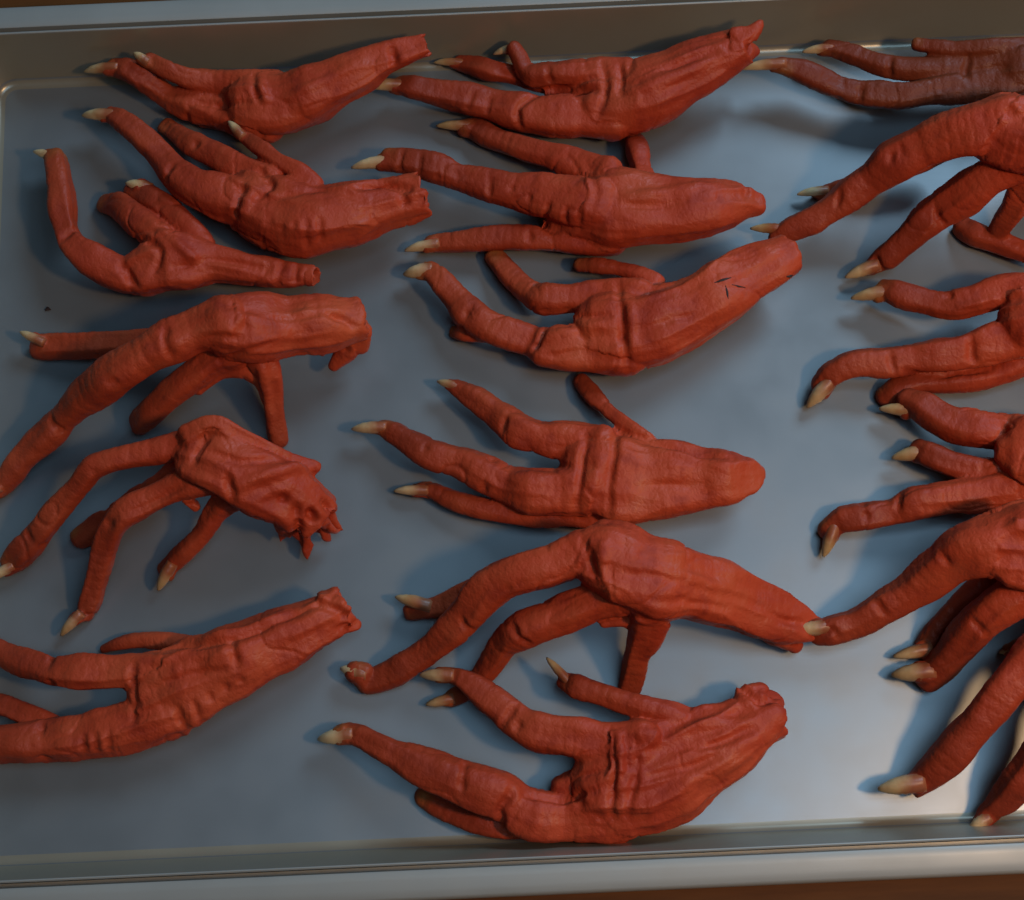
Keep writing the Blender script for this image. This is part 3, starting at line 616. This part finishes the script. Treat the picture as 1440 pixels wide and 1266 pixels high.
  ('toe',[(173.4,162.1,7.5,3.29,0.9),(163.1,166.7,7.2,3.52,0.9),(154.0,171.3,6.2,3.53,0.9),(147.1,175.1,4.7,3.33,0.9),(144.0,178.5,2.4,2.68,0.9)],None),
  ('toe',[(138.5,199.4,14.5,4.41,0.9),(121.4,195.2,9.7,3.33,0.9),(108.6,192.8,5.8,2.9,0.9),(101.5,192.3,2.0,2.25,0.9)],(100.3,192.0,4,91.4,191.7,3,1.57)),
 ], [
  (0.8,1.0,[(119.3,191.9,34.8),(120.2,187.1,34.4),(124.7,186.7,36.5),(130.3,188.6,41.8)]),
  (0.7,0.7,[(103.1,184.3,21.1),(101.4,178.4,18.9)]),
  (0.8,1.0,[(130.4,176.6,23.3),(133.9,172.4,20.1)]),
  (0.8,0.8,[(117.5,191.6,33.2),(115.9,186.5,31.2)]),
  (0.8,0.8,[(114.2,167.5,8.7),(118.0,163.7,6.0)]),
  (0.9,0.9,[(133.5,187.5,43.5),(141.9,189.0,49.0)]),
 ]),
 ('red chicken foot at the right edge with a hooked pale claw, below the spread foot', [
  ('shank',[(156.2,140.9,20.4,10.59,0.75),(164.4,140.3,21.1,11.42,0.75),(177.4,142.1,20.8,9.74,0.85),(191.1,145.3,19.4,8.08,0.85),(202.5,148.1,18.3,6.83,0.85)],None),
  ('toe',[(161.4,149.2,20.6,6.8,0.9),(151.6,151.0,18.1,5.34,0.9),(142.3,149.6,16.5,5.14,0.9),(136.4,148.9,14.6,4.73,0.9),(132.9,149.3,13.3,4.1,0.9),(125.3,152.1,11.8,4.33,0.9),(119.4,155.1,10.5,3.91,0.9),(116.3,157.2,8.6,2.84,0.9)],(115.8,155.6,9,103.7,155.0,6,2.18)),
  ('toe',[(160.6,137.1,18.1,8.49,0.9),(150.3,136.3,16.5,6.81,0.9),(138.9,134.4,14.4,5.98,0.9),(129.4,133.3,13.6,5.56,0.9),(122.4,133.3,11.3,4.72,0.9),(112.9,132.7,10.2,4.3,0.9),(103.3,132.3,9.5,4.3,0.9),(97.2,130.5,7.4,3.89,0.9),(94.7,128.7,4.7,3.04,0.9)],(95.9,127.2,6,89.5,121.1,3,2.38)),
  ('toe',[(158.1,133.1,10.1,5.16,0.9),(147.5,128.3,7.6,3.88,0.9),(134.6,127.1,6.8,3.67,0.9),(124.1,127.1,5.6,3.46,0.9),(117.7,125.6,4.1,3.03,0.9),(114.5,124.5,2.2,2.39,0.9)],None),
 ], [
  (0.8,1.0,[(133.7,151.2,17.5),(137.0,147.0,6.0)]),
  (0.8,1.0,[(137.7,135.9,19.5),(138.5,128.8,17.9)]),
  (0.9,-0.8,[(135.4,146.7,19.1),(143.3,147.3,21.6),(152.8,148.8,24.9)]),
  (0.8,0.9,[(117.7,128.9,13.6),(133.3,128.9,9.4),(145.2,129.2,10.8)]),
  (0.7,0.7,[(114.5,134.0,14.2),(115.4,128.6,13.0)]),
 ]),
 ('red chicken foot at the right edge, three toes fanned out, lowest claw hooked down', [
  ('shank',[(153.0,101.2,18.0,12.09,0.7),(161.3,100.7,18.2,12.5,0.7),(172.5,101.4,19.3,10.4,0.85),(185.9,104.6,18.0,8.77,0.85),(197.2,107.1,16.6,7.13,0.85)],None),
  ('flap',[(131.9,113.3,11.5,3.4,0.85),(136.4,113.3,12.3,3.18,0.85),(140.5,112.6,10.9,2.76,0.85)],None),
  ('flap',[(146.0,111.6,12.3,3.18,0.85),(150.7,111.4,12.1,2.97,0.85)],None),
  ('toe',[(153.6,107.3,15.2,6.31,0.9),(144.6,108.8,13.9,5.27,0.9),(133.7,111.1,12.0,5.09,0.9),(128.0,114.8,10.7,4.68,0.9),(124.0,118.5,9.6,4.7,0.9),(120.5,121.6,7.3,3.65,0.9)],(121.1,118.2,7,109.2,120.3,5,2.15)),
  ('toe',[(156.5,97.4,15.1,6.28,0.9),(146.6,95.7,12.5,4.83,0.9),(137.7,97.8,11.3,4.22,0.9),(129.8,100.6,10.3,4.23,0.9),(124.1,103.9,8.8,3.82,0.9),(122.1,106.1,6.5,2.78,0.9)],(122.3,105.1,7,112.1,104.1,5,2.35)),
  ('toe',[(157.9,93.8,16.3,7.5,0.9),(147.6,91.7,14.6,5.85,0.9),(136.4,90.3,12.9,5.44,0.9),(124.9,89.4,12.5,5.44,0.9),(117.7,88.7,11.5,5.03,0.9),(111.7,86.9,9.0,4.0,0.9),(104.4,86.7,8.5,4.22,0.9),(97.5,86.2,6.7,4.23,0.9),(93.1,83.7,3.9,3.18,0.9)],(94.0,82.1,5,90.2,73.2,3,2.12)),
 ], [
  (0.8,0.9,[(113.5,91.3,13.1),(112.2,86.5,14.0)]),
  (0.7,0.7,[(103.2,90.1,10.5),(103.4,84.0,11.8)]),
 ]),
 ("red chicken foot at the right edge whose claw rests on another foot's shank", [
  ('shank',[(139.5,69.7,34.3,11.11,0.7),(148.8,68.6,32.9,11.93,0.7),(161.8,70.6,27.1,10.07,0.85),(176.8,73.9,19.8,8.6,0.85),(191.6,77.3,14.5,7.05,0.85)],None),
  ('toe',[(142.6,73.7,35.7,9.12,0.9),(133.6,70.6,34.4,8.93,0.9),(126.8,69.7,31.3,7.99,0.9),(121.9,67.7,28.0,7.03,0.9),(116.7,64.4,22.7,6.08,0.9),(110.1,60.1,18.7,5.5,0.9),(103.2,56.8,15.6,4.91,0.9),(96.3,53.9,12.6,4.52,0.9),(90.2,52.3,11.5,4.12,0.9),(86.7,51.9,10.0,3.3,0.9)],(86.7,53.0,12,77.9,52.7,11,2.26)),
  ('toe',[(148.8,63.0,30.3,7.57,0.9),(142.2,58.4,26.8,6.21,0.9),(135.7,55.6,24.0,5.83,0.9),(130.2,51.6,19.9,5.46,0.9),(126.4,46.6,13.9,5.31,0.9),(122.3,41.8,8.6,4.94,0.9),(117.6,37.6,4.4,3.73,0.9)],(116.8,39.5,7,105.0,39.3,5,2.89)),
  ('toe',[(141.9,66.9,16.9,4.92,0.9),(132.3,60.0,11.4,4.13,0.9),(124.6,53.9,6.1,3.33,0.9),(118.0,47.0,2.3,2.51,0.9)],(116.9,46.0,5,107.0,44.5,4,2.08)),
 ], [
  (0.8,0.8,[(101.6,58.8,20.0),(104.4,54.2,20.2)]),
  (0.9,0.9,[(117.9,69.0,34.4),(120.5,63.4,34.6)]),
  (0.8,0.8,[(126.9,51.4,24.7),(131.2,47.1,22.9)]),
  (0.8,0.8,[(85.1,50.2,12.6),(89.2,51.8,15.2),(90.8,50.1,15.0)]),
 ]),
 ('red chicken foot at near right corner, straight toe with a large yellow claw', [
  ('shank',[(156.9,47.2,32.8,11.8,0.7),(165.8,49.5,30.8,11.86,0.7),(180.3,53.4,25.0,10.02,0.85),(195.7,57.6,17.8,8.56,0.85),(205.4,60.2,14.8,7.39,0.85)],None),
  ('toe',[(156.7,48.9,34.3,8.63,0.9),(147.3,43.0,30.3,6.7,0.9),(139.5,36.5,27.2,5.93,0.9),(131.7,28.6,23.3,5.56,0.9),(125.9,21.6,19.3,5.18,0.9),(120.4,15.7,14.6,5.22,0.9),(114.8,10.7,10.3,4.84,0.9),(110.9,7.2,6.5,3.86,0.9)],(109.7,7.8,10,96.5,6.5,8,2.82)),
  ('toe',[(158.9,39.6,29.6,7.88,0.9),(150.5,26.7,25.8,6.31,0.9),(144.8,15.7,20.5,5.55,0.9),(139.4,8.1,15.2,5.19,0.9),(134.3,2.0,9.3,4.43,0.9),(130.4,-1.6,4.9,3.24,0.9)],(129.1,-3.1,6,123.8,-5.8,5,2.02)),
  ('toe',[(159.6,49.2,18.9,4.86,0.9),(151.4,46.7,11.0,3.29,0.9),(144.6,45.0,5.2,2.49,0.9)],(143.4,45.1,5,139.0,44.4,4,1.25)),
 ], [
 ]),
]
NICKS = [(62.3, 155.3, 67.5, 156.8, 0.6), (65.6, 154.3, 66.1, 150.2, 0.5), (67.5, 154.6, 71.7, 153.9, 0.3), (84.5, 157.7, 86.7, 158.5, 0.6)]
CRUMB = (-143.1, 165.8)


def catmull(P, step):
    P = np.asarray(P, float)
    E = np.vstack([2 * P[0] - P[1], P, 2 * P[-1] - P[-2]])
    out = []
    for i in range(1, len(E) - 2):
        d = np.linalg.norm(E[i + 1][:3] - E[i][:3])
        m = max(2, int(round(d / step)))
        for s in range(m):
            t = s / m
            a, b, c, e = E[i - 1], E[i], E[i + 1], E[i + 2]
            q = 0.5 * ((2 * b) + (-a + c) * t + (2 * a - 5 * b + 4 * c - e) * t * t + (-a + 3 * b - 3 * c + e) * t ** 3)
            lin = b + (c - b) * t
            q = 0.75 * q + 0.25 * lin
            q[3] = lin[3]
            out.append(q)
    out.append(P[-1])
    return np.array(out)

def frames(S):
    T = np.gradient(S[:, :3], axis=0)
    T /= np.linalg.norm(T, axis=1)[:, None]
    Z = np.array([0, 0, 1.0])
    side = np.cross(T, Z)
    ln = np.linalg.norm(side, axis=1)[:, None]
    side = side / np.maximum(ln, 1e-6)
    U = np.cross(side, T)
    return T, side, U

NS = 16
def tube(bm, S, cut, rg):
    T, side, U = frames(S)
    rot, ne = rg.uniform(-0.5, 0.5), 2.0 / rg.uniform(2.7, 3.5)
    rings = []
    ang = np.arange(NS) * 2 * math.pi / NS
    def ring(c, sd, u, r, k, jit=None, t=None):
        vs = []
        for q, a in enumerate(ang):
            # slightly boxy section: dried skin lies in flat planes over the bones
            bx, by = math.cos(a + rot), math.sin(a + rot)
            bx = math.copysign(abs(bx) ** ne, bx); by = math.copysign(abs(by) ** ne, by)
            bx, by = bx * math.cos(rot) + by * math.sin(rot), by * math.cos(rot) - bx * math.sin(rot)
            p = c + sd * (bx * r * 0.95) + u * (by * r * k * 0.95)
            if jit is not None: p = p + t * jit[q]
            vs.append(bm.verts.new(p * MM))
        return vs
    r0, k0 = S[0][3], S[0][4]
    for s in (0.25, 0.7, 0.93):      # rounded start
        rings.append(ring(S[0][:3] - T[0] * r0 * math.sqrt(1 - s * s) * 0.9, side[0], U[0], r0 * s, k0))
    for i in range(len(S)):
        rings.append(ring(S[i][:3], side[i], U[i], S[i][3], S[i][4]))
    r1, k1 = S[-1][3], S[-1][4]
    e, t = S[-1][:3], T[-1]
    if cut:
        jit = rg.uniform(-1.1, 1.5, NS)
        rings.append(ring(e + t * 2.0, side[-1], U[-1], r1 * 0.97, k1, jit, t))
        rings.append(ring(e + t * 1.8, side[-1], U[-1], r1 * 0.74, k1, jit * 0.8, t))
        rings.append(ring(e - t * 1.6, side[-1], U[-1], r1 * 0.60, k1))
        rings.append(ring(e - t * 2.0, side[-1], U[-1], r1 * 0.25, k1))
    else:
        for s in (0.93, 0.7, 0.25):
            rings.append(ring(e + t * r1 * math.sqrt(1 - s * s) * 0.9, side[-1], U[-1], r1 * s, k1))
    for a, b in zip(rings, rings[1:]):
        for j in range(NS):
            bm.faces.new((a[j], a[(j + 1) % NS], b[(j + 1) % NS], b[j]))
    bm.faces.new(rings[0][::-1]); bm.faces.new(rings[-1])

def smooth01(x): 
    x = np.clip(x, 0, 1)
    return x * x * (3 - 2 * x)

VOX = 0.55 * MM
def build_skin(idx, chains, strokes, base, brown=False):
    rg = np.random.default_rng(100 + idx)
    bm = bmesh.new()
    samp = []
    for ci, (kind, P, claw) in enumerate(chains):
        S = catmull(P, 1.7)
        L = np.concatenate([[0], np.cumsum(np.linalg.norm(np.diff(S[:, :3], axis=0), axis=1))])
        if kind == 'toe':
            ph = rg.uniform(0, 6.28)
            S[:, 3] *= 0.96 * (1 + 0.035 * np.cos(L / 17.0 * 2 * math.pi + ph) + 0.008 * rg.standard_normal(len(S)))
        elif kind in ('shank', 'pad'):
            S[:, 3] *= 1 + 0.025 * np.cos(L / 17.0 * 2 * math.pi + rg.uniform(0, 6))
        tube(bm, S, kind == 'shank', rg)
        T, sd, U = frames(S)
        kk = {'shank': 0, 'pad': 0, 'toe': 1, 'flap': 2}[kind]
        samp.append(np.hstack([S, L[:, None], T, sd, U, np.full((len(S), 1), kk), np.full((len(S), 1), ci), np.full((len(S), 1), L[-1])]))
        if claw:                                     # cuticle: a sleeve of skin round the root of the claw
            e = np.array(P[-1][:3]); b = np.array(claw[:3]); d = np.array(claw[3:6]) - b
            d /= np.linalg.norm(d)
            Q = np.array([list(e) + [min(P[-1][3] * 0.8, claw[6] * 1.5), 0.9], list(b - d * 0.6) + [claw[6] * 1.32, 0.95], list(b + d * 1.3) + [claw[6] * 1.12, 0.95]])
            tube(bm, Q, False, rg)
    bmesh.ops.recalc_face_normals(bm, faces=bm.faces[:])
    me = bpy.data.meshes.new('tmp')
    bm.to_mesh(me); bm.free()
    ob = bpy.data.objects.new('tmp', me)
    COL.objects.link(ob)
    md = ob.modifiers.new('r', 'REMESH'); md.mode = 'VOXEL'; md.voxel_size = VOX
    ms = ob.modifiers.new('s', 'SMOOTH'); ms.factor = 0.5; ms.iterations = 3
    dg = bpy.context.evaluated_depsgraph_get()
    ev = ob.evaluated_get(dg)
    m2 = bpy.data.meshes.new_from_object(ev, depsgraph=dg)
    bpy.data.objects.remove(ob); bpy.data.meshes.remove(me)
    n = len(m2.vertices)
    V = np.empty(n * 3); m2.vertices.foreach_get('co', V); V = V.reshape(-1, 3) / MM
    N = np.empty(n * 3); m2.vertices.foreach_get('normal', N); N = N.reshape(-1, 3)
    A = np.vstack(samp)
    best = np.full(n, 1e9); bi = np.zeros(n, int)
    for s in range(0, n, 8000):
        D = np.linalg.norm(V[s:s + 8000, None, :] - A[None, :, :3], axis=2) / A[None, :, 3]
        bi[s:s + 8000] = D.argmin(1)
    B = A[bi]
    dv = V - B[:, :3]
    ulen = B[:, 5] + (dv * B[:, 6:9]).sum(1)
    v = (dv * B[:, 9:12]).sum(1); w = (dv * B[:, 12:15]).sum(1)
    r = B[:, 3]; kind = B[:, 15]; ci = B[:, 16]; Ltot = B[:, 17]
    sd = idx * 31
    off = np.array([13.7 * idx, 5.1 * idx, 0])
    disp = 0.85 * vnoise((V + off) / 11.0, sd) + 0.20 * vnoise((V + off) / 4.6, sd + 1) + 0.06 * vnoise((V + off) / 1.9, sd + 8)
    toe = (kind == 1)
    # transverse scutes and skin folds round the toes
    wob = 1.1 * vnoise(np.stack([ulen / 5, v / 4, ci * 7.3], 1), sd + 2)
    per = np.where(toe, 2.9, 3.6)
    fr = ((ulen + wob) / per) % 1.0 - 0.5
    groove = np.exp(-(fr / 0.16) ** 2)
    patch = smooth01(0.5 + 0.9 * vnoise(np.stack([ulen / 11, v / 5, w / 5 + ci * 3.1], 1), sd + 3))
    disp -= np.where(toe, 0.11, 0.10) * groove * patch
    # lengthwise tendons and shrivelled wrinkles on pad and shank
    q = np.stack([ulen / 26, v / 4.6, w / 5.5 + ci * 5.7], 1)
    rid = 1 - np.abs(vnoise(q, sd + 4)) * 2
    rid2 = 1 - np.abs(vnoise(np.stack([ulen / 12, v / 1.7, w / 2.5 + ci * 2.7], 1), sd + 5)) * 2
    disp += np.where(toe, 0.42, 0.74) * np.clip(rid, -0.8, 1) + np.where(toe, 0.05, 0.08) * rid2
    # deep folds: sparse sharp creases
    cr = np.abs(vnoise((V + off) * np.array([1, 1, 1.0]) / 10.5, sd + 6))
    disp -= 0.45 * np.exp(-(cr / 0.045) ** 2) * smooth01(0.35 + vnoise((V + off) / 14, sd + 7))
    for wd, dep, pts in strokes:
        pts = catmull([p + (0, 0) for p in pts], 1.2)[:, :3] if len(pts) > 2 else np.linspace(pts[0], pts[-1], 14)
        pts = pts + 0.35 * vnoise(pts / 3.0, sd + 11)[:, None]
        near = np.where(((V > pts.min(0) - 5) & (V < pts.max(0) + 5)).all(1))[0]
        if len(near) == 0: continue
        dd = np.linalg.norm(V[near, None, :] - pts[None], axis=2)
        j = dd.argmin(1); dd = dd[np.arange(len(near)), j]
        fade = np.sin(np.clip((j + 1.0) / (len(pts) + 1.0), 0, 1) * math.pi) ** 0.5
        dd = np.maximum(dd - 0.5, 0)
        disp[near] -= 1.35 * dep * fade * np.exp(-(dd / wd) ** 2)
    low = smooth01(V[:, 2] / 2.0)
    V2 = V + N * (disp * (0.35 + 0.65 * low))[:, None]
    V2[:, 2] = np.maximum(V2[:, 2], 0.12)
    tipf = np.where(toe, smooth01(1 - (Ltot + r - ulen) / 9.0), 0)
    m2.vertices.foreach_set('co', ((V2 * MM) - np.array(base)).ravel())
    far = np.where(toe, smooth01((ulen - 6) / np.maximum(Ltot - 6, 1)), 0)
    a2 = m2.attributes.new('outer', 'FLOAT', 'POINT')
    a2.data.foreach_set('value', far)
    at = m2.attributes.new('tip', 'FLOAT', 'POINT')
    at.data.foreach_set('value', tipf)
    m2.update()
    m2.shade_smooth()
    m2.materials.clear(); m2.materials.append(SKIN_BROWN if brown else SKIN)
    m2.name = 'skin'
    return m2

def build_claw(c, base, rg):
    b = np.array(c[:3]); t = np.array(c[3:6]); r = c[6]
    d = t - b; L = np.linalg.norm(d); dn = d / L
    b = b - dn * min(3.0, 0.35 * L); t = t - dn * rg.uniform(0.12, 0.26) * L
    d = t - b; L = np.linalg.norm(d)
    mid = b + d * 0.55 + np.array([0, 0, 1.0]) * L * 0.14
    sd = np.cross(dn, [0, 0, 1.0]); sd /= np.linalg.norm(sd)
    u = np.cross(sd, dn)
    n, m = 14, 14
    verts, along = [], []
    for i in range(n + 1):
        s = i / n
        p = (1 - s) ** 2 * b + 2 * s * (1 - s) * mid + s * s * t
        rr = r * (1.10 + 0.12 * math.sin(s * 2.4)) * (1 - 0.90 * s ** 2.6) ** 0.8
        for j in range(m):
            a = 2 * math.pi * j / m
            kz = 1.05 if math.sin(a) > 0 else 0.62
            jitter = 1 + 0.03 * rg.standard_normal()
            q = p + sd * math.cos(a) * rr * 0.86 * jitter + u * math.sin(a) * rr * kz * jitter
            q[2] = max(q[2], 0.1)
            verts.append(q * MM - np.array(base)); along.append(s)
    faces = []
    for i in range(n):
        for j in range(m):
            a0 = i * m + j; a1 = i * m + (j + 1) % m
            faces.append((a0, a1, a1 + m, a0 + m))
    faces.append(tuple(range(m))[::-1]); faces.append(tuple(range(n * m, n * m + m)))
    return verts, faces, along

for idx, (label, chains, strokes) in enumerate(FEET):
    P0 = chains[0][1][0]
    base = (P0[0] * MM, P0[1] * MM, 0.0)
    root = bpy.data.objects.new('chicken_foot', None)
    root.location = base
    COL.objects.link(root)
    tag(root, label, 'chicken foot', 'red chicken feet laid out on the tray')
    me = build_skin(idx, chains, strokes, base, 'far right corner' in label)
    sk = bpy.data.objects.new('skin', me)
    COL.objects.link(sk); sk.parent = root
    rg = np.random.default_rng(500 + idx)
    for kind, P, claw in chains:
        if claw:
            v, f, al = build_claw(claw, base, rg)
            o = mesh_obj('claw', v, f, CLAW, root)
            at = o.data.attributes.new('along', 'FLOAT', 'POINT')
            at.data.foreach_set('value', al)
    if 'crossed nick' in label:
        bvh = BVHTree.FromPolygons([v.co for v in me.vertices], [p.vertices for p in me.polygons])
        for (xa, ya, xb, yb, wd) in NICKS:
            vv, fc = [], []
            for s in range(9):
                t = s / 8
                x = xa + (xb - xa) * t; y = ya + (yb - ya) * t
                hit = bvh.ray_cast(Vector((x * MM - base[0], y * MM - base[1], 0.1)), Vector((0, 0, -1)))
                z = hit[0].z if hit[0] else 0.015
                hw = wd * math.sin(math.pi * min(max(t, 0.06), 0.94)) + 0.05
                nx_, ny_ = -(yb - ya), (xb - xa)
                ln = math.hypot(nx_, ny_); nx_ /= ln; ny_ /= ln
                lx, ly = x * MM - base[0], y * MM - base[1]
                for o_, dz in ((-hw, -0.25), (-hw * 0.4, 0.14), (hw * 0.4, 0.14), (hw, -0.25)):
                    vv.append((lx + nx_ * o_ * MM, ly + ny_ * o_ * MM, z + dz * MM))
            for s in range(8):
                for j in range(3):
                    a = s * 4 + j
                    fc.append((a, a + 1, a + 5, a + 4))
            mesh_obj('nick', vv, fc, DARK, root)

# ---------------------------------------------------------------- crumb
bm = bmesh.new()
bmesh.ops.create_icosphere(bm, subdivisions=2, radius=0.75 * MM)
for v in bm.verts:
    v.co = Vector((v.co.x * 1.2, v.co.y * 0.9, v.co.z * 0.55)) * (1 + 0.25 * math.sin(v.co.x * 5000 + v.co.y * 3700))
me = bpy.data.meshes.new('crumb'); bm.to_mesh(me); bm.free()
me.materials.append(DARK)
cb = bpy.data.objects.new('crumb', me)
cb.location = (CRUMB[0] * MM, CRUMB[1] * MM, 0.5 * MM)
COL.objects.link(cb)
tag(cb, 'tiny dark crumb on the bare tray near its left side', 'crumb')
